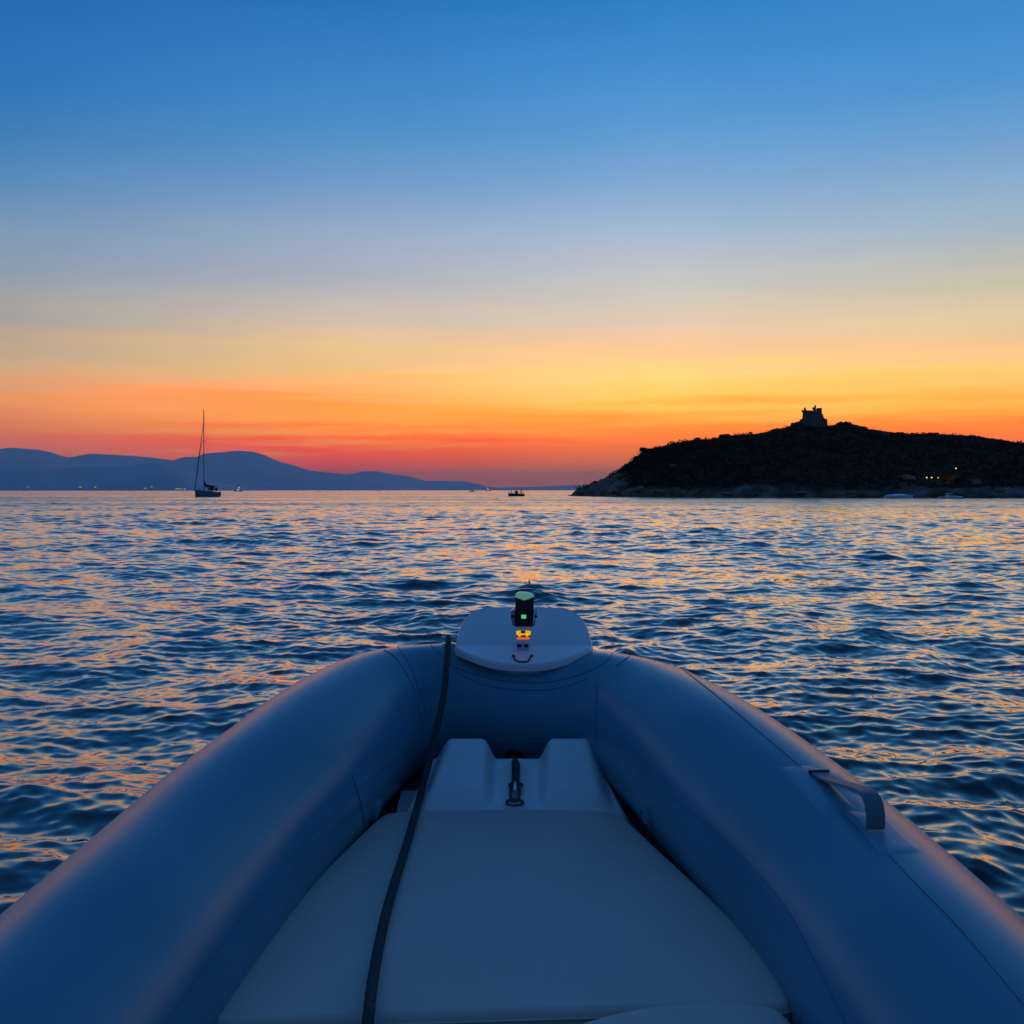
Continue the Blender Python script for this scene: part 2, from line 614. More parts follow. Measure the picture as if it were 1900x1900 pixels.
M_HILL = simple('hill_limestone', (.48, .47, .52), .9, var=.12, scale=.002)
hills('hills', [(-900, 860), (-500, 852), (-250, 850), (-120, 842), (-40, 836), (0, 833), (20, 831), (70, 834), (100, 840), (125, 849), (165, 842),
                (200, 843), (250, 846), (290, 850), (320, 854), (345, 847), (365, 848), (378, 842), (400, 840), (445, 836),
                (470, 838), (490, 844), (520, 857), (545, 863), (570, 872), (610, 877), (650, 881), (700, 889), (740, 901),
                (770, 907), (800, 911)], 11000, 13500, 16000, M_HILL, 1)
hills('hills', [(-900, 880), (-300, 874), (-50, 867), (0, 866), (40, 864), (60, 867), (100, 872), (150, 866), (200, 865), (250, 864), (280, 858),
                (300, 860), (340, 872), (365, 885), (420, 898), (500, 911)], 4600, 5200, 5800, M_HILL, 2)
hills('hills', [(560, 911), (600, 890), (640, 882), (670, 875), (700, 874), (720, 879), (755, 883), (790, 892), (825, 892), (860, 893),
                (885, 897), (905, 903), (940, 906), (990, 911)], 18500, 20500, 22500, M_HILL, 3)
hills('hills', [(820, 911), (880, 906), (900, 905.5), (960, 904), (1000, 903), (1050, 900.5), (1090, 900), (1150, 903), (1250, 900),
                (1400, 903), (1600, 911)], 28000, 30000, 32000, M_HILL, 4)

# ------------------------------------------------------------------ island
RIDGE = [(1054, 921), (1057, 918), (1065, 909), (1075, 903), (1098, 894), (1110, 891), (1142, 873), (1163, 858), (1179, 847), (1190, 836), (1202, 830),
         (1218, 827), (1248, 820), (1272, 815), (1318, 812), (1348, 806), (1376, 804), (1401, 802), (1434, 796), (1468, 788),
         (1483, 785), (1540, 787), (1552, 784), (1576, 783), (1590, 786), (1604, 793), (1640, 797), (1671, 802), (1692, 802),
         (1731, 802), (1772, 804), (1807, 806), (1851, 813), (1900, 820), (2000, 832), (2150, 850), (2350, 880), (2500, 905), (2560, 921)]


def shore_y(u):
    return interp(u, [1054, 1150, 1300, 1600, 1900, 2560], [335, 292, 262, 248, 238, 232])


def ridge_w(u):
    return interp(u, [1054, 1075, 1120, 1200, 1320, 1500, 1800, 2400, 2560], [2, 6, 16, 34, 58, 90, 95, 70, 5])


def island_point(u, t):
    """point of the bare island ground; t=0 shoreline, 1 ridge, 2 far shore"""
    ys, w = shore_y(u), ridge_w(u)
    v = interp(u, [p[0] for p in RIDGE], [p[1] for p in RIDGE])
    top = max(at_y(u, v, ys + w).z - .5, .3)
    y = ys + w * t
    x = (u - 950) / F * y
    n1 = mnoise.fractal(Vector((x, y, 3.3)) / 26, 1, 2, 5)
    n2 = mnoise.fractal(Vector((x, y, 8.1)) / 5, 1, 2, 4)
    n3 = mnoise.fractal(Vector((x * .9, y, 2.1)) / 1.7, 1, 2, 3)
    if t <= 1:
        ledge = min(t / .02, 1) ** .6 * min(1.7 + 1.1 * n2, top * .7)
        body = top * max(t - .02, 0) ** .85 / .98 ** .85
        h = ledge * (1 - t) + body * (1 - .25 * (1 - t))
        h += n1 * top * .16 * 4 * t * (1 - t) + n2 * .55 * min(t * 8, 1) * (1 - t) + n3 * .25 * (1 - t) * min(t * 30, 1)
        h = h if t < .999 else top
    else:
        h = top * (1 - (t - 1) ** 1.5) + n1 * top * .1 * (t - 1) * (2 - t) * 4
    if t <= 0:
        h = -1.2
    return x, y, h


def rockiness(u, t, z):
    x, y, _ = (u - 950) / F * 250, t * ridge_w(u), 0
    n = mnoise.fractal(Vector((x, y, 5.7)) / 11, 1, 2, 4)
    shore = 1 - min(max((z - 2.0 - 1.4 * n) / 1.1, 0), 1)
    tip = max(0, 1 - max(u - 1095, 0) / 125) * 1.05
    patch = 1.0 if mnoise.fractal(Vector((x, y * 1.4, 15.2)) / 16, 1, 2, 4) > .95 and t < .4 else 0
    return min(max(shore, min(max(tip + .95 * n * min(tip * 3, 1), 0), 1) if t < .97 else 0, patch * .8), 1)


def build_island():
    us = np.concatenate([np.linspace(1054, 1240, 130), np.linspace(1240, 1920, 340)[1:], np.linspace(1920, 2560, 70)[1:]])
    ts = np.concatenate([[0], np.linspace(.004, .12, 22), np.linspace(.12, 1, 58)[1:], np.linspace(1, 2, 12)[1:]])
    rows, mask = [], []
    for u in us:
        row = []
        for t in ts:
            p = island_point(u, t)
            row.append(p)
            mask.append(rockiness(u, t, p[2]))
        rows.append(row)
    mb = MB()
    mb.loft(rows, closed=False)
    m, nt, b = new_mat('island_ground')
    at = node(nt, 'ShaderNodeAttribute', attribute_name='rock')
    tcn = node(nt, 'ShaderNodeTexCoord')
    n1 = node(nt, 'ShaderNodeTexNoise')
    n1.inputs['Scale'].default_value = .22
    n1.inputs['Detail'].default_value = 8
    nt.links.new(tcn.outputs['Object'], n1.inputs['Vector'])
    rk = node(nt, 'ShaderNodeValToRGB')
    rk.color_ramp.elements[0].position, rk.color_ramp.elements[1].position = .35, .65
    rk.color_ramp.elements[0].color = (.035, .029, .022, 1)
    rk.color_ramp.elements[1].color = (.20, .16, .12, 1)
    nt.links.new(n1.outputs['Fac'], rk.inputs['Fac'])
    mxn = node(nt, 'ShaderNodeMix', data_type='RGBA')
    nt.links.new(at.outputs['Fac'], mxn.inputs['Factor'])
    mxn.inputs[6].default_value = (.026, .022, .011, 1)
    nt.links.new(rk.outputs['Color'], mxn.inputs[7])
    nt.links.new(mxn.outputs[2], b.inputs['Base Color'])
    b.inputs['Roughness'].default_value = .9
    b.inputs['Specular IOR Level'].default_value = .12
    o = mb.build('island', m, angle=35)
    at = o.data.attributes.new('rock', 'FLOAT', 'POINT')
    at.data.foreach_set('value', mask)
    tag(o, kind='structure')


build_island()
M_LEAF = simple('scrub_leaves', (.026, .022, .011), .9, var=.15, scale=.4, spec=.08)


def clump(mb, c, r, n, flat=.75):
    """leaf clump: many small leaf faces spread through a bush's volume"""
    for _ in range(n):
        d = Vector((random.gauss(0, 1), random.gauss(0, 1), random.gauss(0, 1))).normalized()
        q = random.random() ** .4
        p = Vector(c) + Vector((d.x * r * q, d.y * r * q, abs(d.z) * r * flat * q))
        s = r * random.uniform(.16, .34)
        a = Vector((random.gauss(0, 1), random.gauss(0, 1), random.gauss(0, 1))).normalized()
        b = a.orthogonal().normalized()
        e = a.cross(b)
        mb.add([p + b * s, p + e * s * .7, p - b * s, p - e * s * .7], [(0, 1, 2, 3)])


def build_scrub():
    mb = MB()
    done = 0
    while done < 7600:
        u = random.uniform(1072, 2080)
        t = random.random() ** .8 * 1.02
        x, y, z = island_point(u, min(t, 1.06))
        if rockiness(u, t, z) > .5 or z < 1.9:
            continue
        r = random.uniform(.5, 1.1) * (1.9 if random.random() < .2 else 1)
        if t > .95:
            r *= .75
        clump(mb, (x, y, z - .15), r, 12)
        done += 1
    o = mb.build('scrub', M_LEAF, smooth=False, recalc=False)
    tag(o, kind='stuff')


build_scrub()

# bushes that stand out on the skyline
BUSH = [(1180, 846, 1.0, 'small dark bush clinging to the cliff edge high above the rocky tip'),
        (1198, 831, 1.5, 'broad dark bush on the crest where the steep rocky tip meets the ridge'),
        (1105, 891, .8, 'small dark bush on the low rocks at the very tip of the island'),
        (1293, 811, 1.1, 'round lone bush poking above the ridge well short of the tower'),
        (1345, 806, 1.4, 'low wide bush on the ridge, next one toward the tower from the round lone bush'),
        (1440, 795, 1.3, 'dark bush on the ridge just below the rampart of the tower'),
        (1564, 785, 2.2, 'large domed bush mass crowning the hill beside the tower'),
        (1600, 791, 1.2, 'small bush at the foot of the large domed bush mass'),
        (1671, 801, 1.2, 'low bush on the falling ridge above the lit terrace lamps'),
        (1731, 802, 1.2, 'rounded bush on the gently falling ridge far beyond the tower')]
for i, (u, v, r, lab) in enumerate(BUSH):
    ys, w = shore_y(u), ridge_w(u)
    p = at_y(u, v, ys + w)
    root = empty('bush', p + Vector((0, 0, -.6)))
    tag(root, lab, 'bush', 'bushes on the island skyline')
    mb = MB()
    for _ in range(5):
        clump(mb, p + Vector((random.uniform(-.8, .8) * r, random.uniform(-.5, .5) * r, -.75 - .15 * r + random.uniform(-.2, .1))), r * .75, 90, 1.0)
    mb.build('crown', M_LEAF, root, smooth=False, recalc=False)
    mb = MB()
    mb.tube([p + Vector((0, 0, -1.6)), p + Vector((.1, 0, -1.0)), p + Vector((.05, .05, -.5))], [.09, .07, .04], 6)
    mb.build('trunk', M_LEAF, root)

# pale boulders and outcrops along the shore
M_ROCKS = simple('pale_rock', (.20, .16, .12), .9, var=.35, scale=.8, spec=.15)
BOULD = [(1250, 866, 2.6, 1.3, 'pale slanting outcrop in the scrub above the rocky tip'),
         (1682, 889, 4.2, 1.7, 'wide pale outcrop in the dark scrub left of the lit lamps'),
         (1812, 900, 2.6, 1.9, 'tall pale rock on the shore just beyond the white motorboat'),
         (1860, 912, 4.0, 1.2, 'long low pale shore rock near the edge of the bay'),
         (1105, 912, 4.2, 1.6, 'big smooth grey boulder at the waterline of the rocky tip'),
         (1145, 913, 3.8, 1.5, 'grey boulder second from the rocky tip at the waterline'),
         (1190, 908, 4.4, 1.5, 'sloping grey slab in the broad rock apron behind the rocky tip'),
         (1230, 913, 4.6, 1.2, 'long grey slab at the waterline where the rock apron narrows'),
         (1350, 917, 3.0, .9, 'low grey rock on the shore below the lone round bush'),
         (1490, 917, 3.2, .9, 'low grey rock on the shore straight below the tower'),
         (1580, 916, 2.8, .9, 'small grey rock on the shore between the tower and the covered hull')]


def boulder(u, v, w, h, lab, seed):
    y = shore_y(u) + 4
    for k in range(100):          # walk inland until the ground meets the sight line
        t = k / 100
        p = island_point(u, t)
        if p[2] >= at_y(u, v, p[1]).z:
            break
    c = Vector(p)
    mb = MB()
    rings = []
    for i in range(11):
        a = math.pi * i / 10
        ring = []
        for j in range(20):
            b = 2 * math.pi * j / 20
            d = Vector((math.sin(a) * math.cos(b), math.sin(a) * math.sin(b), math.cos(a)))
            n = 1 + .45 * mnoise.fractal(d * 1.3 + Vector((seed * 3.1, 0, 0)), 1, 2, 4)
            ring.append(c + Vector((d.x * w * n, d.y * w * .6 * n, d.z * h * n)))
        rings.append(ring)
    mb.loft(rings, True, True, True)
    o = mb.build('boulder', M_ROCKS, loc=c, angle=32)
    tag(o, lab, 'rock', 'pale rocks on the island')


for i, (u, v, w, h, lab) in enumerate(BOULD):
    boulder(u, v, w * .5, h * .5, lab, i)

# ------------------------------------------------------------------ ruined tower
M_STONE = simple('old_stone', (.17, .12, .085), .95, var=.3, scale=.9, spec=.1)


def build_tower():
    yt = shore_y(1505) + ridge_w(1505) - 3
    P = lambda u, v, dy=0: at_y(u, v, yt) + Vector(((1508 - 950) / F * dy, dy, 0))
    root = empty('ruined_tower', P(1508, 788))
    tag(root, 'ruined stone watchtower with broken battlements on top of the dark island hill', 'tower')
    dv = Vector((P(1508, 788).x, yt, 0)).normalized()
    D = dv * 6.0
    mb = MB()
    mb.prism([P(*q) for q in [(1486, 792), (1488.5, 776), (1489.8, 763.5), (1508, 763.2), (1525, 763.2), (1526, 777), (1529, 792)]], D)
    mb.build('wall', M_STONE, root, smooth=False)
    mb = MB()   # corbelled parapet with merlons, one broken ring
    mb.prism([P(u, v, -.25) for u, v in [(1487.6, 763.4), (1487, 761.2), (1491.2, 761), (1491.4, 757), (1493, 755.8), (1495.2, 756.4), (1495.6, 761.2),
                                   (1508.6, 761.8), (1508.6, 763.2)]], dv * 6.5)
    mb.build('parapet', M_STONE, root, smooth=False)
    mb = MB()
    mb.prism([P(u, v, .6) for u, v in [(1508.7, 763.0), (1508.7, 759), (1507, 757.4), (1507, 756), (1510, 755.6), (1511.2, 751.6), (1512.6, 750.2),
                                  (1514, 752.2), (1514.3, 757.8), (1514.3, 763.0)]], dv * 2.4)
    mb.build('turret', M_STONE, root, smooth=False)
    mb = MB()
    mb.prism([P(u, v, -.1) for u, v in [(1514.5, 763.1), (1514.6, 758.2), (1517, 757.0), (1524.6, 756.6), (1525, 757.2), (1525, 763.1)]], dv * 5)
    mb.build('merlon', M_STONE, root, smooth=False)
    mb = MB()
    mb.prism([P(u, v, .4) for u, v in [(1525.3, 792), (1525.3, 768), (1527, 768.4), (1527.6, 771), (1529.2, 775.6), (1530.5, 776.6), (1534, 776.4),
                                  (1535.2, 780), (1536, 792)]], dv * 4.6)
    mb.build('buttress', M_STONE, root, smooth=False)
    mb = MB()
    mb.prism([P(u, v, .5) for u, v in [(1465.5, 796), (1467, 785.5), (1470, 783.6), (1474.5, 784), (1476, 782.6), (1483.4, 781.2), (1484, 778.2),
                                  (1488, 776.8), (1487, 796)]], dv * 3)
    mb.build('rampart', M_STONE, root, smooth=False)


build_tower()

# ------------------------------------------------------------------ lamps on the island
M_LAMP = emis('lamp_glow', (1.0, .62, .22), 1.7)
M_LAMPD = emis('dim_lamp_glow', (1.0, .45, .15), .9)


def island_hit(u, v):
    for k in range(200):
        p = island_point(u, k / 200)
        if p[2] >= at_y(u, v, p[1]).z:
            break
    return Vector(p)


for u, v, mat, lab in ((1719.5, 886, M_LAMP, 'warm lit lamp on the island slope, lower one nearest the pale outcrop'),
                       (1728.7, 886, M_LAMP, 'warm lit lamp on the island slope, middle of the three bright ones'),
                       (1740.5, 886.5, M_LAMPD, 'dim orange lamp at the foot of the glowing slope'),
                       (1773.6, 869, M_LAMP, 'warm lit lamp standing alone higher up the slope')):
    q = at_y(u, v, island_hit(u, v + 6).y - 3)
    root = empty('path_lamp', q - Vector((0, 0, 1.6)))
    tag(root, lab, 'lamp', 'lamps lit on the island')
    mb = MB()
    mb.tube([q - Vector((0, 0, 2.6)), q - Vector((0, 0, .12))], .05, 8)
    mb.build('post', M_DARKMETAL, root)
    mb = MB()
    mb.lathe(q, [(.05, -.15), (.15, -.1), (.17, 0), (.13, .1), (.04, .15)], 12)
    mb.build('globe', mat, root)
    if v in (869, 886.5):
        ld = bpy.data.lights.new('lamp_light', 'POINT')
        ld.energy = 60 if v == 869 else 40
        ld.color = (1, .5, .18)
        ld.shadow_soft_size = .5
        lo = bpy.data.objects.new('lamp_light', ld)
        COL.objects.link(lo)
        lo.parent = root
        lo.location = (-2.2 if v == 869 else 1.2, -.8, .9)

# ------------------------------------------------------------------ boats
M_WHITE = simple('boat_white', (.72, .74, .76), .35, var=.03)
M_NAVY = simple('boat_navy', (.06, .18, .21), .2, var=.05)
M_DARKB = simple('boat_dark', (.03, .035, .04), .5, var=.2)
M_GLASSD = simple('dark_window', (.01, .012, .015), .1)
M_CANVAS = simple('sail_canvas', (.03, .035, .05), .8)
M_ALU = simple('mast_alloy', (.16, .13, .12), .5, var=.05)
M_DECKL = emis('deck_light_glow', (1.0, .92, .75), .8)
M_GLOW = emis('cabin_light', (1.0, .85, .6), 1.6)


def hull_loft(mb, O, fwd, L, B, free_bow, free_stern, draft=.4, transom=.8, n=14):
    """boat hull from stern to bow; O at the waterline amidships"""
    fwd = Vector(fwd).normalized()
    side = Vector((fwd.y, -fwd.x, 0))
    rings, deck = [], []
    for i in range(n + 1):
        s = i / n
        w = B / 2 * (transom + (1 - transom) * math.sin(min(s / .45, 1) * math.pi / 2)) * (1 - max(s - .45, 0) ** 2.2 / .55 ** 2.2) + .01
        top = free_stern + (free_bow - free_stern) * s ** 1.6
        x = (s - .5) * L
        rake = .08 * L * max(s - .8, 0)
        ring = []
        for k, (a, b) in enumerate(((1, 1), (.94, .35), (.8, -.15), (0, -1), (-.8, -.15), (-.94, .35), (-1, 1))):
            z = top * b if b > 0 else draft * b * (1 if s < .95 else .2)
            ring.append(O + fwd * (x + rake * (b > .5)) + side * (w * a) + Vector((0, 0, z)))
        rings.append(ring)
    mb.loft(rings, True, True, True)
    return fwd, side


def sailboat():
    y0 = 289.0
    O = at_y(383.5, 922, y0)
    O.z = 0
    root = empty('sailboat', O)
    tag(root, 'moored sailing yacht with tall bare mast and furled sails before the far hills', 'sailboat')
    fwd = Vector((-.56, -.83, 0)).normalized()
    mb = MB()
    fwd, side = hull_loft(mb, O, fwd, 8.0, 2.9, 2.0, 1.4, transom=.78)
    mb.build('hull', M_NAVY, root)
    Q = lambda f, s, z: O + fwd * f * .77 + side * s + Vector((0, 0, z))
    mb = MB()
    mb.prism([Q(-5.22, -1.2, .25), Q(-5.22, 1.2, .25), Q(-5.22, 1.27, 1.2), Q(-5.22, -1.27, 1.2)], -fwd * .05)
    mb.build('transom', M_WHITE, root, smooth=False)
    mb = MB()
    rings = []
    for f, w, z in ((-2.3, .95, 1.85), (-1.6, 1.0, 1.98), (.3, .95, 1.95), (1.8, .7, 1.75), (2.6, .4, 1.5)):
        rings.append([Q(f, -w, 1.2), Q(f, -w * .9, z - .12), Q(f, -w * .6, z), Q(f, w * .6, z), Q(f, w * .9, z - .12), Q(f, w, 1.2)])
    mb.loft(rings, True, True, True)
    cab = mb.build('cabin', M_WHITE, root)
    for f in (-1.2, -.1, 1.0):
        for s in (-1, 1):
            mb = MB()
            mb.prism([Q(f - .4, s * .99, 1.45), Q(f + .4, s * .95, 1.45), Q(f + .4, s * .91, 1.72), Q(f - .4, s * .95, 1.72)], side * s * .03)
            mb.build('window', M_GLASSD, cab, smooth=False)
    mb = MB()
    rings = []
    for f, h in ((-2.5, .85), (-2.2, .95), (-1.7, .8), (-1.3, .2)):
        rings.append([Q(f, -1.05, 1.9)] + [Q(f, -1.05 * math.cos(a), 1.9 + h * math.sin(a)) for a in [math.pi * k / 8 for k in range(1, 8)]] + [Q(f, 1.05, 1.9)])
    mb.loft(rings, True, True, True)
    mb.build('sprayhood', M_CANVAS, root)
    mb = MB()
    mh = 24.8
    mb.tube([Q(1.2, 0, 1.7), Q(1.2, 0, 10), Q(1.15, 0, 20), Q(1.1, 0, mh)], [.13, .12, .11, .09], 8)
    mb.build('mast', M_ALU, root)
    for z, w in ((9.2, 1.35), (15.6, 1.1)):
        mb = MB()
        mb.tube([Q(1.15, -w, z + .1), Q(1.2, 0, z), Q(1.15, w, z + .1)], .04, 6)
        mb.build('spreader', M_ALU, root)
    mb = MB()   # boom with the flaked mainsail rising to the gooseneck
    mb.tube([Q(1.0, 0, 4.4), Q(.75, 0, 3.5), Q(.1, 0, 3.15), Q(-1.5, 0, 3.05), Q(-3.6, 0, 2.95)], [.16, .42, .34, .27, .18], 10)
    mb.build('furled_mainsail', M_CANVAS, root)
    mb = MB()
    mb.tube([Q(1.1, 0, 2.75), Q(-3.8, 0, 2.7)], .09, 8)
    mb.build('boom', M_ALU, root)
    mb = MB()   # headsail rolled round the forestay
    a, b = Q(5.3, 0, 2.0), Q(1.15, 0, 21.2)
    pts = [a.lerp(b, t) for t in (0, .06, .3, .6, .85, 1)]
    mb.tube(pts, [.05, .12, .15, .12, .07, .04], 8)
    mb.build('furled_headsail', M_CANVAS, root)
    for s in (-1, 1):
        mb = MB()
        mb.tube([Q(.9, s * 1.6, 1.3), Q(1.15, s * 1.35, 9.3), Q(1.15, s * 1.1, 15.7), Q(1.1, 0, 23.8)], .018, 5)
        mb.build('shroud', M_ALU, root)
    mb = MB()
    mb.tube([Q(1.1, 0, mh), Q(-5.2, 0, 1.3)], .015, 5)
    mb.build('backstay', M_ALU, root)
    mb = MB()
    for s in (-1, 1):
        mb.tube([Q(4.2, s * .75, 1.6), Q(4.2, s * .75, 2.3), Q(5.5, s * .08, 2.5)], .04, 6)
        mb.tube([Q(5.3, s * .1, 1.7), Q(5.45, s * .08, 2.5)], .04, 6)
    mb.build('pulpit', M_ALU, root)
    for s in (-1, 1):
        mb = MB()
        mb.tube([Q(-5.1, s * 1.3, 1.2), Q(-5.1, s * 1.3, 2.1), Q(-4.2, s * 1.45, 2.1), Q(-4.2, s * 1.45, 1.2)], .04, 6)
        mb.build('pushpit_rail', M_ALU, root)
    mb = MB()
    mb.lathe(Q(-4.4, 0, 2.15), [(.05, -.05), (.55, -.04), (.58, 0), (.55, .04), (.05, .05)], 20, axis=fwd)
    mb.build('steering_wheel', M_DARKB, root)


sailboat()


def fishing_boat():
    y0 = 318.0
    O = at_y(958, 921, y0)
    O.z = 0
    root = empty('fishing_boat', O)
    tag(root, 'dark open workboat with square wheelhouse on the horizon above the bow', 'boat')
    mb = MB()
    fwd, side = hull_loft(mb, O, (-1, -.12, 0), 5.0, 1.9, 1.0, .8, transom=.85)
    mb.build('hull', M_DARKB, root)
    Q = lambda f, s, z: O + fwd * f + side * s + Vector((0, 0, z))
    mb = MB()
    mb.prism([Q(-.45, -.5, .7), Q(.4, -.5, .7), Q(.35, -.5, 1.75), Q(-.4, -.5, 1.75)], side * 1.0)
    wh = mb.build('wheelhouse', M_DARKB, root, smooth=False)
    mb = MB()
    mb.prism([Q(-.25, -.52, 1.2), Q(.2, -.52, 1.2), Q(.2, -.52, 1.6), Q(-.25, -.52, 1.6)], side * -.02)
    mb.build('window', M_GLASSD, wh, smooth=False)
    for f in (1.55, -1.5):
        mb = MB()
        mb.tube([Q(f, 0, .7), Q(f, 0, 1.9)], .07 if f > 0 else .16, 8)
        mb.build('post', M_DARKB, root)
    mb = MB()
    mb.tube([Q(-2.4, .8, .85), Q(-2.4, .8, 1.2), Q(2.2, .5, 1.3), Q(2.4, 0, 1.3), Q(2.2, -.5, 1.3), Q(-2.4, -.8, 1.2), Q(-2.4, -.8, .85)], .05, 6)
    mb.build('rail', M_DARKB, root)


fishing_boat()


def motorboat(u, v, y0, L, B, ang, label, group=None, cover=False, lit=False, name='motorboat', fly=True, h=1.0):
    O = at_y(u, v, y0)
    O.z = 0
    root = empty(name, O)
    tag(root, label, 'boat', group)
    mb = MB()
    fwd, side = hull_loft(mb, O, (math.cos(ang), math.sin(ang), 0), L, B, .16 * L * h, .11 * L * h, transom=.8)
    mb.build('hull', M_WHITE, root)
    Q = lambda f, s, z: O + fwd * f * L + side * s * B + Vector((0, 0, z * L * h))
    if cover:
        mb = MB()
        rings = []
        for f, w, z in ((-.5, .36, .12), (-.4, .38, .17), (-.1, .4, .21), (.15, .36, .20), (.35, .2, .17), (.46, .06, .15)):
            rings.append([Q(f, -w, .1), Q(f, -w * .8, z - .03), Q(f, 0, z), Q(f, w * .8, z - .03), Q(f, w, .1)])
        mb.loft(rings, True, True, True)
        mb.build('cover', M_WHITE, root)
        return root
    mb = MB()
    rings = []
    for f, w, z in ((-.18, .30, .23), (-.05, .31, .24), (.12, .28, .21), (.26, .16, .15)):
        rings.append([Q(f, -w, .09), Q(f, -w * .92, z - .015), Q(f, -w * .7, z), Q(f, w * .7, z), Q(f, w * .92, z - .015), Q(f, w, .09)])
    mb.loft(rings, True, True, True)
    cab = mb.build('cabin', M_WHITE, root)
    for s in (-1, 1):
        mb = MB()
        mb.prism([Q(-.14, s * .315, .17), Q(.1, s * .30, .17), Q(.08, s * .27, .21), Q(-.12, s * .29, .21)], side * s * .02)
        mb.build('window', M_GLOW if lit else M_GLASSD, cab, smooth=False)
    if lit:
        mb = MB()
        mb.lathe(Q(-.1, 0, .42), [(.02 * L, -.05 * L), (.07 * L, -.03 * L), (.075 * L, .02 * L), (.02 * L, .05 * L)], 10)
        mb.build('deck_light', M_DECKL, root)
    if fly:
        mb = MB()
        for s in (-1, 1):
            mb.tube([Q(-.2, s * .25, .22), Q(-.16, s * .24, .34), Q(.02, s * .22, .34)], .012 * L, 6)
        mb.prism([Q(-.2, -.27, .335), Q(.04, -.24, .335), Q(.04, .24, .335), Q(-.2, .27, .335)], (0, 0, .02 * L))
        mb.build('hardtop', M_WHITE, root, smooth=False)
    return root


motorboat(1765, 919.5, 229, 5.6, 2.0, R(8), 'white motorboat with small hardtop moored close to the island rocks', name='motorboat', h=.62)
motorboat(1668, 919.5, 236, 6.6, 1.9, R(4), 'pale low hull under a full cover moored below the dark scrub', cover=True, h=.75)
# the far boats and buildings with lights near the hills
FAR = [(442, 912.5, 1500, 13, R(170), 'small lit boat on the horizon, first to the right of the sailing yacht', True),
       (592, 911.6, 1800, 6, R(160), 'tiny pale boat on the horizon midway between the two lit boats', True),
       (703, 911.6, 1700, 6.5, R(20), 'tiny pale boat under the end of the long hill slope', True),
       (876, 912.5, 1200, 7.0, R(185), 'small dark boat with a white cabin left of the workboat', False),
       (885, 911.3, 2400, 6, R(185), 'tiny bright boat just behind the small boat with a white cabin', True),
       (906, 910.8, 4200, 26, R(2), 'long pale boat on the horizon nearest the dark workboat', True)]
for u, v, y0, L, a, lab, lit in FAR:
    motorboat(u, v, y0, L, L * .3, a, lab, 'distant boats on the horizon', lit=lit)

M_HGLOW = emis('house_glow', (1.0, .86, .68), .32)
M_HOUSE = simple('far_house', (.75, .72, .68), .8, var=.03)
HOUSES = [(53, 904, 22), (150, 904, 40), (178, 904, 30), (270, 906, 34), (282, 903.5, 26), (330, 907, 60), (336, 907.4, 30), (343, 907.4, 44)]
HL = ['pale house at the foot of the hills nearest the edge of the view', 'wide pale house low on the hills, left of the reddish one',
      'smaller pale house next to the wide one low on the hills', 'pale house of the pair halfway to the sailing yacht, lower one',
      'pale house of the pair halfway to the sailing yacht, higher one', 'widest pale house on the far shore left of the sailing yacht',
      'small pale house between two wider ones left of the sailing yacht', 'pale house on the far shore nearest to the sailing yacht']
for (u, v, w), lab in zip(HOUSES, HL):
    c = at_y(u, v, 4590)
    root = empty('shore_house', (c.x, c.y, 0))
    tag(root, lab, 'house', 'houses on the far shore')
    mb = MB()
    w *= .42
    hz = max(c.z, 6)
    mb.box((c.x, c.y, hz / 2 + 1), (w, 14, hz + 4))
    wl = mb.build('wall', M_HOUSE, root, smooth=False)
    mb = MB()
    mb.box((c.x, c.y - 7.1, hz), (w * .7, .3, 4.5))
    mb.build('window', M_HGLOW, wl, smooth=False)
    mb = MB()
    mb.prism([(c.x - w * .55, c.y - 8, hz + 3.02), (c.x + w * .55, c.y - 8, hz + 3.02), (c.x, c.y - 8, hz + 7)], (0, 16, 0))
    mb.build('roof', M_HOUSE, root, smooth=False)

# small dark float ahead of the bow
p = at_z(982, 1085, .0)
mb = MB()
mb.lathe(p, [(.01, -.1), (.035, -.06), (.042, 0), (.034, .04), (.014, .06), (.010, .10), (.004, .11)], 16)
root = mb.build('float', M_BLACK, loc=p)
tag(root, 'small dark float on the water just beyond the bow light', 'float')

# ------------------------------------------------------------------ the inflatable boat
boat = empty('inflatable_boat', (0, 2.0, 0))
tag(boat, 'grey rigid inflatable boat seen from inside toward its blunt bow', 'inflatable boat')
# centre line and radius of the air tube, port stern to bow to starboard stern
CTRL = [(-.93, -1.6, .74, .285), (-.93, .6, .75, .285), (-.915, 1.7, .765, .285), (-.893, 2.2, .79, .285), (-.865, 2.6, .815, .285), (-.825, 2.95, .85, .285),
        (-.758, 3.3, .89, .285), (-.69, 3.65, .93, .283), (-.60, 3.98, .965, .276), (-.49, 4.17, .985, .268), (-.33, 4.25, .995, .262), (-.15, 4.26, 1.0, .26),
        (.03, 4.23, .997, .26), (.20, 4.19, .992, .26), (.37, 4.11, .985, .262), (.51, 3.95, .975, .267), (.615, 3.66, .955, .274), (.69, 3.36, .925, .28),
        (.765, 3.05, .883, .284), (.825, 2.75, .845, .285), (.865, 2.45, .812, .285), (.885, 2.15, .79, .285), (.905, 1.6, .765, .285), (.92, .6, .75, .285), (.92, -1.6, .74, .285)]
CL = catmull(CTRL, 12)


def build_tube():
    seg = 64
    rings = []
    n = len(CL)
    for i in range(n):
        p = Vector(CL[i][:3])
        r = CL[i][3]
        t = Vector(CL[min(i + 1, n - 1)][:3]) - Vector(CL[max(i - 1, 0)][:3])
        t.normalize()
        side = t.cross(Vector((0, 0, 1))).normalized()
        up = side.cross(t)
        rings.append([p + (side * math.cos(a) + up * math.sin(a)) * r for a in [2 * math.pi * j / seg for j in range(seg)]])
    mb = MB()
    mb.loft(rings, True, True, True)
    return mb


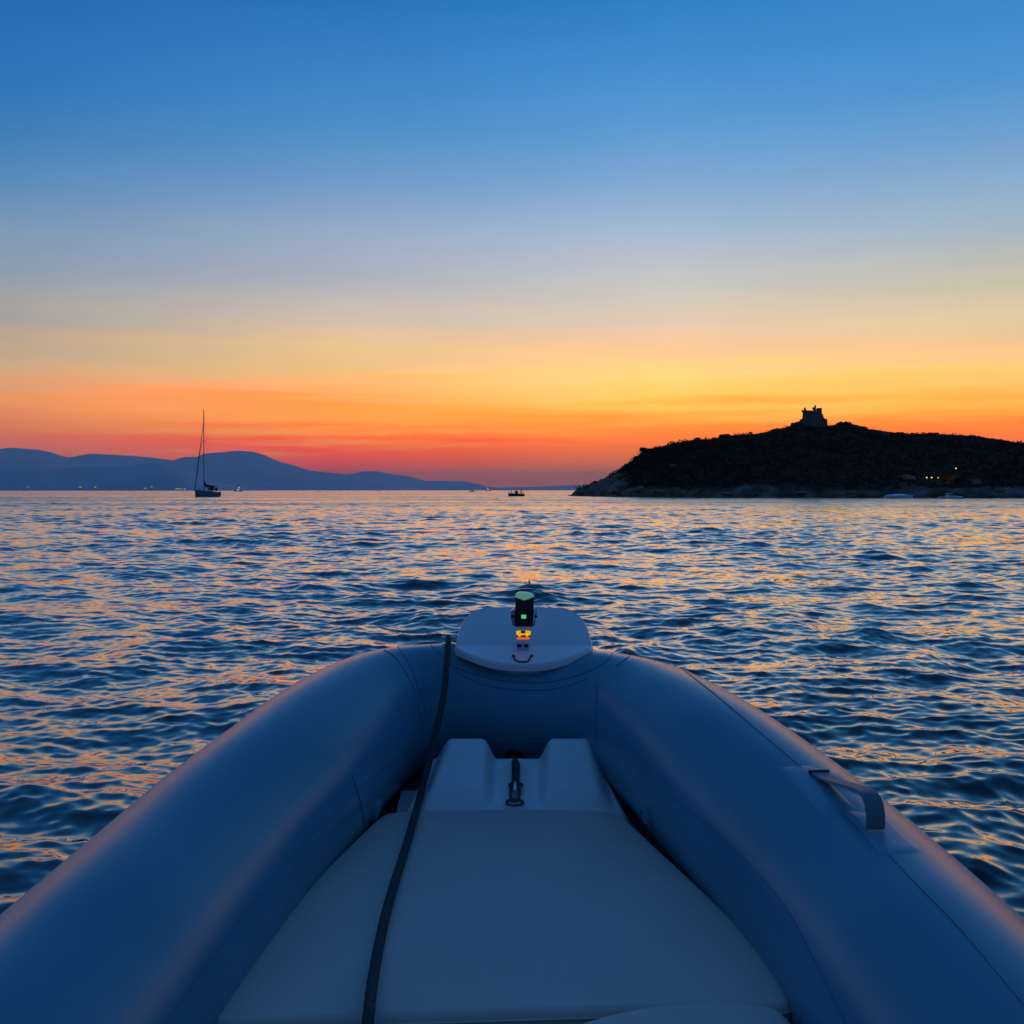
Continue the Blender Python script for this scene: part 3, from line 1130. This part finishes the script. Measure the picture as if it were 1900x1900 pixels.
tmb = build_tube()
tube = tmb.build('air_tube', M_TUBE, boat, angle=180)
BV = BVHTree.FromPolygons([Vector(p) for p in tmb.v], tmb.f)


def on_tube(u, v, off=0.0):
    d = ray(u, v).normalized()
    h = BV.ray_cast(Vector((0, 0, CAM_Z)), d)
    if h[0] is None:
        q = BV.find_nearest(at_y(u, v, 4.1))
        return q[0], q[1]
    n = h[1] if h[1].dot(d) < 0 else -h[1]
    return h[0] + n * off, n


def on_tube_line(px, off=.0012, step=10):
    pts = []
    cp = catmull([(*p, 0) for p in px], 8)
    for c in cp:
        if BV.ray_cast(Vector((0, 0, CAM_Z)), ray(c[0], c[1]).normalized())[0] is None:
            continue
        q, n = on_tube(c[0], c[1], off)
        if pts and (q - pts[-1][0]).length > .35:
            continue
        if pts and (q - pts[-1][0]).length < .004:
            continue
        pts.append((q, n))
    return pts


def ribbon(mb, line, w, th):
    """strip of width w and thickness th lying on the tube"""
    rings = []
    for i, (q, n) in enumerate(line):
        t = (line[min(i + 1, len(line) - 1)][0] - line[max(i - 1, 0)][0]).normalized()
        s = t.cross(n).normalized()
        rings.append([q - s * w / 2 - n * .002, q - s * w / 2 * .8 + n * th, q + s * w / 2 * .8 + n * th, q + s * w / 2 - n * .002])
    mb.loft(rings, True, True, True)


SEAMS = [
    [(1228, 1217), (1270, 1245), (1331, 1292), (1400, 1350), (1475, 1414), (1505, 1443), (1560, 1503), (1610, 1551), (1642, 1579), (1705, 1645), (1780, 1722), (1870, 1828), (1920, 1890)],
    [(1184, 1438), (1250, 1482), (1313, 1530), (1387, 1600), (1460, 1688), (1534, 1826), (1560, 1880), (1585, 1940)],
    [(782, 1377), (720, 1420), (661, 1467), (587, 1539), (506, 1627), (407, 1756), (333, 1859), (280, 1935)],
    [(652, 1436), (663, 1469), (672, 1505), (676, 1533)],
    [(698, 1200), (728, 1215), (748, 1240), (768, 1281), (780, 1330), (785, 1365)],
    [(738, 1200), (757, 1228), (775, 1272), (790, 1325)],
    [(800, 1197), (808, 1206), (836, 1233), (874, 1249), (920, 1261), (971, 1267), (1021, 1265), (1076, 1252), (1113, 1235), (1131, 1220), (1137, 1208)],
    [(836, 1238), (874, 1261), (920, 1275), (984, 1281), (1039, 1276), (1090, 1260)],
    [(812, 1376), (880, 1375), (960, 1377), (1040, 1380), (1108, 1384)],
    [(1108, 1270), (1107, 1320), (1105, 1375)],
    [(1145, 1235), (1175, 1212)],
]
for s, wd in zip(SEAMS, (.0018, .0016, .0024, .002, .0024, .002, .0032, .002, .0024, .0024, .002)):
    line = on_tube_line(s)
    if len(line) > 2:
        mb = MB()
        ribbon(mb, line, wd, .0014)
        mb.build('seam', M_SEAM, boat, angle=180)


def patch(px, name, mat, th, parent=boat, n=10):
    """glued reinforcement patch: quad of pixel corners laid on the tube"""
    rows = []
    a, b, c, d = [Vector((*p, 0)) for p in px]
    for i in range(n + 1):
        row = []
        for j in range(n + 1):
            q = a.lerp(b, j / n).lerp(d.lerp(c, j / n), i / n)
            p, nn = on_tube(q.x, q.y)
            edge = i in (0, n) or j in (0, n)
            row.append(p + nn * (th if not edge else -.001))
        rows.append(row)
    mb = MB()
    mb.loft(rows, closed=False)
    return mb.build(name, mat, parent, angle=180)


patch([(1440, 1421), (1508, 1418), (1590, 1500), (1530, 1520)], 'handle_patch', M_PATCH, .003)
patch([(1560, 1500), (1640, 1512), (1718, 1583), (1640, 1592)], 'handle_patch', M_PATCH, .003)
patch([(1500, 1424), (1560, 1432), (1600, 1478), (1520, 1442)], 'handle_patch', M_PATCH, .0035)


def grab_handle():
    p0, n0 = on_tube(1522, 1441, .006)
    p1, n1 = on_tube(1624, 1543, .006)
    d = p1 - p0
    L = d.length
    nn = (n0 + n1).normalized()
    side = d.normalized().cross(nn).normalized()
    nn = (nn + Vector((.10, 0, .10))).normalized()
    rings = []
    prof = [(-.08, .001), (0, .003), (.1, .007), (.25, .017), (.42, .033), (.58, .048), (.72, .060), (.83, .064), (.92, .055), (.975, .034), (.998, .012), (1.0, .0), ]
    pts = catmull([(a * L, b, 0) for a, b in prof], 6)
    w, th = .0235, .005
    hd = d.normalized()
    for i, q in enumerate(pts):
        t = pts[min(i + 1, len(pts) - 1)] - pts[max(i - 1, 0)]
        t = (hd * t[0] + nn * t[1]).normalized()
        o = side.cross(t).normalized()
        if o.dot(nn) < 0 and i < len(pts) * .7:
            o = -o
        c = p0 + hd * q[0] + nn * q[1]
        rings.append([c - side * w - o * th / 2, c - side * w * .92 + o * th / 2, c + side * w * .92 + o * th / 2, c + side * w - o * th / 2])
    mb = MB()
    mb.loft(rings, True, True, True)
    h = mb.build('grab_handle', M_STRAP, boat, angle=50)
    mb = MB()
    mb.box(p0 + hd * -.012 + n0 * .004, (.056, .012, .010), math.atan2(side.y, side.x))
    mb.build('strap_clip', M_DARKMETAL, h, smooth=False, bevel=.002)


grab_handle()

# inflation valves
for (u, v, rr_) in ((697, 1503, .032), (1201, 1513, .028)):
    q, n = on_tube(u, v)
    mb = MB()
    mb.lathe(q, [(rr_ * 1.25, -.004), (rr_ * 1.25, .003), (rr_, .006), (rr_, .010), (rr_ * .85, .013), (rr_ * .8, .009), (rr_ * .3, .009), (rr_ * .25, .012)], 28, axis=n)
    mb.build('air_valve', M_PATCH if u < 900 else M_TUBE, boat, angle=30)

# hull and inner deck follow the tube's centre line
mb = MB()
rings, drings = [], []
N = len(CL)
for i in range(N // 2 - 2):
    l, r = Vector(CL[i][:3]), Vector(CL[N - 1 - i][:3])
    c = (l + r) / 2
    s_ = i / (N / 2)
    kz = -.28 + .85 * max(s_ - .4, 0) ** 2 / .36
    zl = l.z - .19
    q = lambda f, z: Vector((c.x + (l.x - c.x) * f, c.y + (l.y - c.y) * f, z))
    q2 = lambda f, z: Vector((c.x + (r.x - c.x) * f, c.y + (r.y - c.y) * f, z))
    rings.append([q(1.05, zl), q(.9, kz * .5 + zl * .5 - .1), Vector((c.x, c.y, kz)), q2(.9, kz * .5 + zl * .5 - .1), q2(1.05, zl)])
    zd = max(zl - .02, .54)
    drings.append([q(1, zd), q2(1, zd), q2(1, zd - .04), q(1, zd - .04)])
mb.loft(rings, False)
mb.build('hull', M_HULL, boat)
mb = MB()
mb.loft(drings, True, True, True)
mb.build('deck', M_FLOOR, boat)
mb = MB()
mb.box((0, -1.62, .55), (1.75, .06, .62))
mb.build('transom', M_HULL, boat, smooth=False)


# moulded bow step with its two humps and the groove between them
def sstep(a, b, x):
    t = min(max((x - a) / (b - a), 0), 1)
    return t * t * (3 - 2 * t)


def build_step():
    def xs_at(pl, pr, y):   # left/right pixel pairs to local x
        return 0
    yb, yf = 3.80, 3.44
    nx, ny = 170, 70
    rows = []
    for i in range(ny + 1):
        t = i / ny
        y = yf + (yb - yf) * t
        k = max((y - 3.52) / (yb - 3.52), 0)
        xl0 = -.315 + .060 * k
        xl1 = -.108 + .010 * k
        xr0 = .126 + .014 * k
        xr1 = .325 - .022 * k
        row = []
        for j in range(nx + 1):
            x = -.415 + .855 * j / nx
            hl = sstep(xl0 - .035, xl0 + .040, x) * (1 - sstep(xl1 - .022, xl1 + .042, x))
            hr = sstep(xr0 - .042, xr0 + .022, x) * (1 - sstep(xr1 - .040, xr1 + .040, x))
            groove = .775 + .115 * k                      # floor of the groove climbs forward
            slope = .80 + .166 * k ** .9                    # face of the humps
            front = sstep(3.495, 3.60, y)
            hump = (slope - groove) * front
            h = groove + max(hump, 0) * (1 - (1 - max(hl, hr)) ** 1.7)
            out = sstep(.0, .05, abs(x - .01) - (.375 - .07 * k))
            h -= (.05 + .07 * k) * out
            row.append(Vector((x, y, h)))
        rows.append(row)
    # rounded top-back edge then down
    last = rows[-1]
    rows.append([p + Vector((0, .016, .004)) for p in last])
    rows.append([p + Vector((0, .028, .001)) for p in last])
    rows.append([p + Vector((0, .038, -.010)) for p in last])
    rows.append([p + Vector((0, .044, -.030)) for p in last])
    rows.append([Vector((p.x, p.y + .046, .60)) for p in last])
    mb = MB()
    mb.loft(rows, False)
    mb.build('bow_step', M_GEL, boat, angle=60)


build_step()


# white bow plate, flat flange rising into a hood
def build_plate():
    C = [(-.232, 4.19), (-.230, 4.14), (-.195, 4.085), (-.13, 4.035), (-.05, 4.008), (.045, 3.998), (.14, 4.006), (.215, 4.032), (.285, 4.078), (.325, 4.135), (.330, 4.19),
         (.322, 4.30), (.298, 4.40), (.245, 4.462), (.15, 4.478), (.04, 4.48), (-.06, 4.478), (-.15, 4.462), (-.20, 4.40), (-.224, 4.30)]
    C = catmull([(x, y, 0) for x, y in C + C[:1]], 8)[:-1]
    cx, cy = .047, 4.23

    def H(x, y):
        z = 1.264 - .048 * (1 - sstep(3.96, 4.20, y)) * max(0, 1 - (abs(x - cx) / .30) ** 2)
        z += max(y - 4.175, 0) / .30 * .122
        return z

    rings = []
    th = .030
    for inset, dz in ((1.0, -th), (1.0, -.010), (.992, -.003), (.98, 0)):
        rings.append([(cx + (p[0] - cx) * inset, cy + (p[1] - cy) * inset, H(p[0], p[1]) + dz) for p in C])
    for k in np.linspace(.95, .02, 26):
        rings.append([(cx + (p[0] - cx) * k, cy + (p[1] - cy) * k, H(cx + (p[0] - cx) * k, cy + (p[1] - cy) * k)) for p in C])
    bot = [[(cx + (p[0] - cx) * k, cy + (p[1] - cy) * k, max(H(p[0], p[1]) - th - .12 * (1 - k), 1.12)) for p in C] for k in (.6, .97)]
    mb = MB()
    mb.loft(bot + rings, True, True, True)
    mb.build('bow_plate', M_GEL, boat, angle=35)
    return H


PH = build_plate()


# bow light on its clear stem
def bow_light():
    y = 4.115
    P = lambda u, v, dy=0: at_y(u, v, y) + Vector((0, dy, 0))
    S = y / F
    base = P(968, 1221)
    base.z = PH(base.x, y) + .001
    root = None

    def trap(name, u0a, u0b, v0, u1a, u1b, v1, mat, depth=.06, parent=None, dy=0, bevel=.003):
        mb = MB()
        mb.prism([P(u0a, v0, dy), P(u0b, v0, dy), P(u1b, v1, dy), P(u1a, v1, dy)], (0, depth, 0))
        return mb.build(name, mat, parent, smooth=False, bevel=bevel)

    lamp = trap('bow_light', 954.6, 988.5, 1163, 955.2, 991.5, 1131, M_BLACK, .075, boat)
    mb = MB()   # upper housing with the V notch filled by the pale lens
    mb.prism([P(956.2, 1132), P(990, 1132), P(991.5, 1108), P(985, 1110.5), P(979, 1113.5), P(972, 1115), P(965, 1112.5), P(960, 1110), P(956, 1109)], (0, .075, 0))
    mb.build('upper_housing', simple('charcoal_plastic', (.02, .022, .026), .45), lamp, smooth=False, bevel=.002)
    mb = MB()
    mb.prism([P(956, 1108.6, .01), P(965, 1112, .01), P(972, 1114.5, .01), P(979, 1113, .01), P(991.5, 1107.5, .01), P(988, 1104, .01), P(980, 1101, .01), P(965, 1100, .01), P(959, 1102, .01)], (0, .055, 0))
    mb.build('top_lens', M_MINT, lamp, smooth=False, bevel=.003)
    trap('indicator', 967.2, 976.2, 1147.6, 967.2, 976.2, 1140.6, M_GREEN, .004, lamp, -.004, 0)
    for u0, u1, ut in ((950.5, 954.2, 947.4), (989, 993, 995.5)):
        mb = MB()
        mb.prism([P(u0, 1162, .01), P(u1, 1162, .01), P(u1 + (.8 if u0 < 960 else 1.5), 1136, .01), P((ut + u1) / 2 + 1, 1131, .01), P(ut, 1134, .01), P(ut, 1143, .01)], (0, .03, 0))
        br = mb.build('bracket', M_STEEL, lamp, smooth=False, bevel=.002)
        mb = MB()
        mb.lathe(P((ut + u1) / 2, 1144, .012), [(.006, 0), (.006, .008)], 12, axis=(0, -1, 0))
        mb.build('screw', M_BLACK, br)
    trap('clear_stem', 960.5, 979.8, 1219.5, 956.8, 987.0, 1163.4, M_CLEAR, .05, lamp, .012, .002)
    trap('amber_band', 958.6, 984.2, 1178.8, 957.6, 985.2, 1171.5, M_AMBER, .006, lamp, .003, .001)  # light showing in the clear stem, made as a glowing bar
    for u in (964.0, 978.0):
        trap('stem_clip', u - 2.2, u + 2.2, 1181.5, u - 3, u + 3, 1170.6, M_AMBER, .010, lamp, -.002, .001)  # amber glow here imitates the same caught light
    trap('stem_clip', 966.5, 974.5, 1175, 966, 975, 1171, M_BLACK, .010, lamp, -.003, .001)
    trap('dark_band', 959, 983.2, 1182.3, 958.7, 984, 1179.4, M_BLACK, .008, lamp, .003, 0)
    trap('orange_band', 959.3, 982.6, 1186.8, 959, 983.4, 1182.8, M_ORANGE, .008, lamp, .003, .001)  # redder streak of caught light, also painted by emission
    for a, b in ((959.2, 967.8), (972, 980)):
        trap('socket', a, b, 1201.5, a - .4, b + .4, 1195.2, M_BLACK, .02, lamp, -.002, .003)
    mb = MB()   # thin U shaped foot plate lying on the bow plate
    ft = []
    for u, v in ((951, 1218.8), (954, 1220.5), (957, 1222.3), (964, 1223.3), (975, 1223.3), (981, 1222.5), (984, 1219.5), (988, 1218.5)):
        q = at_z(u, v, 1.235)
        q.z = PH(q.x, q.y) + .003
        ft.append(q)
    mb.tube(ft, .0032, 8)
    mb.build('foot_clip', M_BLACK, lamp)
    for u, v in ((952.5, 1219), (986, 1219)):
        q = at_z(u, v, 1.235)
        q.z = PH(q.x, q.y)
        mb = MB()
        mb.lathe(q, [(.007, -.002), (.007, .004), (.004, .007)], 14)
        mb.build('screw', M_BLACK, lamp)


bow_light()

# ring fitting on top of the tube
q, n = on_tube(832, 1196)
mb = MB()
mb.lathe(q, [(.028, -.006), (.028, .006), (.012, .010), (.012, .03), (.005, .034)], 18, axis=(0, 0, 1))
for s in (-1, 1):
    mb.tube([q + Vector((0, 0, .026)), q + Vector((.030 * s, 0, .030))], [.010, .008], 10)
mb.build('mooring_bitt', M_STEEL, boat)

# ------------------------------------------------------------------ cushions
def pillow(name, outline, z_top, th, rnd, bulge, label, parent=None, n=200):
    """upholstered pad with rounded rim and soft crown from a plan outline"""
    pts = catmull([(x, y, 0) for x, y in outline + outline[:1]], 10)[:-1]
    P = np.array([p[:2] for p in pts])
    seg = np.linalg.norm(np.roll(P, -1, 0) - P, axis=1)
    cum = np.concatenate([[0], np.cumsum(seg)])
    L = cum[-1]
    s = np.linspace(0, L, n, endpoint=False)
    Q = np.vstack([P, P[:1]])
    O = np.stack([np.interp(s, cum, Q[:, 0]), np.interp(s, cum, Q[:, 1])], 1)
    t = np.roll(O, -1, 0) - np.roll(O, 1, 0)
    t /= np.linalg.norm(t, axis=1)[:, None]
    N = np.stack([-t[:, 1], t[:, 0]], 1)
    area = np.sum(O[:, 0] * np.roll(O[:, 1], -1) - np.roll(O[:, 0], -1) * O[:, 1])
    if area < 0:
        N = -N
    c = O.mean(0)
    rings = []
    z0 = z_top - th
    rings.append([(x, y, z0) for x, y in O + N * rnd * .8])
    for k in range(7):
        a = math.pi / 2 * k / 6
        rings.append([(x, y, z0 + rnd * .7 * (1 - math.cos(a))) for x, y in O + N * rnd * .7 * (1 - math.sin(a))][:] if k < 1 else
                     [(x, y, z0 + rnd * .7 * (1 - math.cos(a))) for x, y in O + N * rnd * .7 * (1 - math.sin(a))])
    for k in range(9):
        a = math.pi / 2 * k / 8
        rings.append([(x, y, z_top - rnd * (1 - math.sin(a))) for x, y in O + N * rnd * (1 - math.cos(a))])
    I = O + N * rnd
    for k in np.linspace(.97, .02, 30):
        ring = c + (I - c) * k
        crown = bulge * (1 - k ** 2.2)
        rings.append([(x, y, z_top + crown + .0025 * mnoise.fractal(Vector((x, y, 1.0)) * 3.2, 1, 2, 3)) for x, y in ring])
    mb = MB()
    mb.loft(rings, True, True, True)
    loc = Vector((c[0], c[1], z0))
    o = mb.build(name, M_VINYL, parent, loc=loc if parent is None else None, angle=180)
    mb = MB()
    ring = [Vector((p[0], p[1], z_top - rnd * .9)) for p in O - N * .001]
    mb.tube(ring + ring[:2], .0032, 6, caps=False)
    mb.build('piping', M_VINYL, o, angle=180)
    if label:
        tag(o, label, 'cushion', 'boat cushions')
    return o


def plan(px, z):
    return [tuple(at_z(u, v, z)[:2]) for u, v in px]


PAD_Z = .80
pad = pillow('sunpad_cushion', plan([(388, 1882), (430, 1822), (484, 1752), (540, 1680), (595, 1616), (672, 1541), (698, 1518), (716, 1508), (751, 1504), (830, 1501), (960, 1499), (1060, 1500),
                              (1120, 1504), (1160, 1516), (1221, 1571), (1295, 1638), (1368, 1708), (1410, 1756), (1444, 1802), (1466, 1845), (1462, 1862), (1400, 1866), (1200, 1869), (900, 1878), (600, 1888), (430, 1896), (396, 1894)], PAD_Z),
             PAD_Z, .14, .022, .012, 'large grey sunpad cushion filling the bow, crossed by the dark rope')
aft = pillow('seat_cushion', plan([(1010, 1922), (1060, 1899), (1120, 1880), (1180, 1867), (1240, 1859), (1330, 1854), (1400, 1858), (1442, 1867), (1466, 1890), (1500, 1960), (1490, 2200), (1200, 2300), (900, 2300), (850, 2100), (930, 1975)], PAD_Z + .01),
             PAD_Z + .01, .13, .02, .008, 'smaller grey seat cushion with a curved front edge at the near end of the sunpad')

# ------------------------------------------------------------------ rope
def rope():
    key = [(832, 1184, 4.20), (831, 1200, 4.12), (829, 1230, 4.02), (823, 1290, 3.90), (812, 1345, 3.78), (801, 1395, 3.69), (789, 1440, 3.61), (776, 1490, 3.53), (768, 1520, None),
           (755, 1565, None), (744, 1600, None), (730, 1645, None), (716, 1695, None), (704, 1750, None), (693, 1810, None), (686, 1862, None), (684, 1886, None)]
    pts = []
    for u, v, y in key:
        if y is not None:
            pts.append(at_y(u, v, y))
        else:
            pts.append(at_z(u, v, PAD_Z + .022))
    p = pts[-1]
    pts += [p + Vector((.0, -.045, -.028)), p + Vector((.0, -.062, -.12)), p + Vector((0, -.07, -.21))]
    cl = [Vector(c) for c in catmull([tuple(q) for q in pts], 16)]
    # three-strand lay
    mb = MB()
    r = .0125
    rings = []
    s = 0
    seg = 18
    ref = Vector((1, 0, 0))
    for i, c in enumerate(cl):
        t = (cl[min(i + 1, len(cl) - 1)] - cl[max(i - 1, 0)]).normalized()
        a = (ref - t * ref.dot(t)).normalized()
        ref = a
        b = t.cross(a)
        if i:
            s += (c - cl[i - 1]).length
        tw = s * 130
        ring = []
        for j in range(seg):
            w = 2 * math.pi * j / seg
            k = r * (1 + .045 * math.cos(3 * w + tw))
            ring.append(c + (a * math.cos(w) + b * math.sin(w)) * k)
        rings.append(ring)
    mb.loft(rings, True, True, True)
    loc = pts[8]
    o = mb.build('mooring_rope', M_ROPE, loc=Vector(loc), angle=180)
    tag(o, 'dark rope led from the bow fitting down across the sunpad cushion', 'rope')


rope()

# ------------------------------------------------------------------ tether in the groove
def tether():
    q0, n0 = on_tube(955, 1404)
    root = empty('anchor_tether', q0)
    tag(root, 'dark strap with steel snap hook in the groove between the white bow humps', 'tether')
    a = q0 + Vector((0, -.0, .0))

    def g(u, v):            # on the sloping floor of the groove
        d = ray(u, v)
        sl = -d.z / d.y
        return at_y(u, v, (1.9 - .790 + .4107 * 3.52) / (sl + .4107))

    pts = [q0 + n0 * -.02, q0 + n0 * .03 + Vector((0, 0, .012)), g(957, 1424) + Vector((0, 0, .012)), g(957, 1442) + Vector((0, 0, .008)), g(956, 1462) + Vector((0, 0, .006))]
    mb = MB()
    mb.tube([Vector(c) for c in catmull([tuple(p) for p in pts], 8)], .015, 10)
    mb.build('strap', M_ROPE, root)
    mb = MB()   # steel hook: elongated ring lying in the groove
    c0, c1 = g(956, 1456), g(955, 1489)
    w = .016
    lp = []
    for k in range(24):
        an = 2 * math.pi * k / 24
        m_ = c0.lerp(c1, .5 - .5 * math.cos(an))
        lp.append(m_ + Vector((w * math.sin(an), 0, .004)))
    mb.tube(lp + lp[:1], .0055, 8)
    mb.build('snap_hook', M_DARKMETAL, root)
    mb = MB()
    mb.tube([g(956, 1459) + Vector((0, 0, .014)), g(955.5, 1476) + Vector((0, 0, .014))], .0075, 10)
    mb.build('hook_gate', M_STEEL, root)
    for c, r_ in ((g(957, 1457), .024), (g(955, 1489), .030)):
        mb = MB()
        lp = [c + Vector((r_ * math.sin(x), r_ * 1.2 * math.cos(x), .0)) for x in [2 * math.pi * k / 20 for k in range(21)]]
        mb.tube(lp, .0042, 6)
        mb.build('ring', M_DARKMETAL, root)
    # the socket in the bow wall belongs to the boat
    mb = MB()
    mb.lathe(q0 + n0 * -.004, [(.040, 0), (.040, .010), (.034, .013), (.026, .010), (.026, .004), (.004, .003)], 24, axis=n0)
    mb.build('tow_eye_socket', M_BLACK, boat)


tether()

# ------------------------------------------------------------------ render look
scene.view_settings.view_transform = 'Standard'
scene.view_settings.look = 'None'
scene.view_settings.exposure = 0
scene.view_settings.gamma = 1
scene.view_settings.use_curve_mapping = False
scene.render.engine = 'CYCLES'
cy = scene.cycles
cy.use_denoising = True
try:
    cy.denoiser = 'OPENIMAGEDENOISE'
except Exception:
    pass
cy.max_bounces = 5
cy.diffuse_bounces = 3
cy.glossy_bounces = 3
cy.transmission_bounces = 4
cy.volume_bounces = 1
cy.use_adaptive_sampling = True
cy.adaptive_threshold = .01
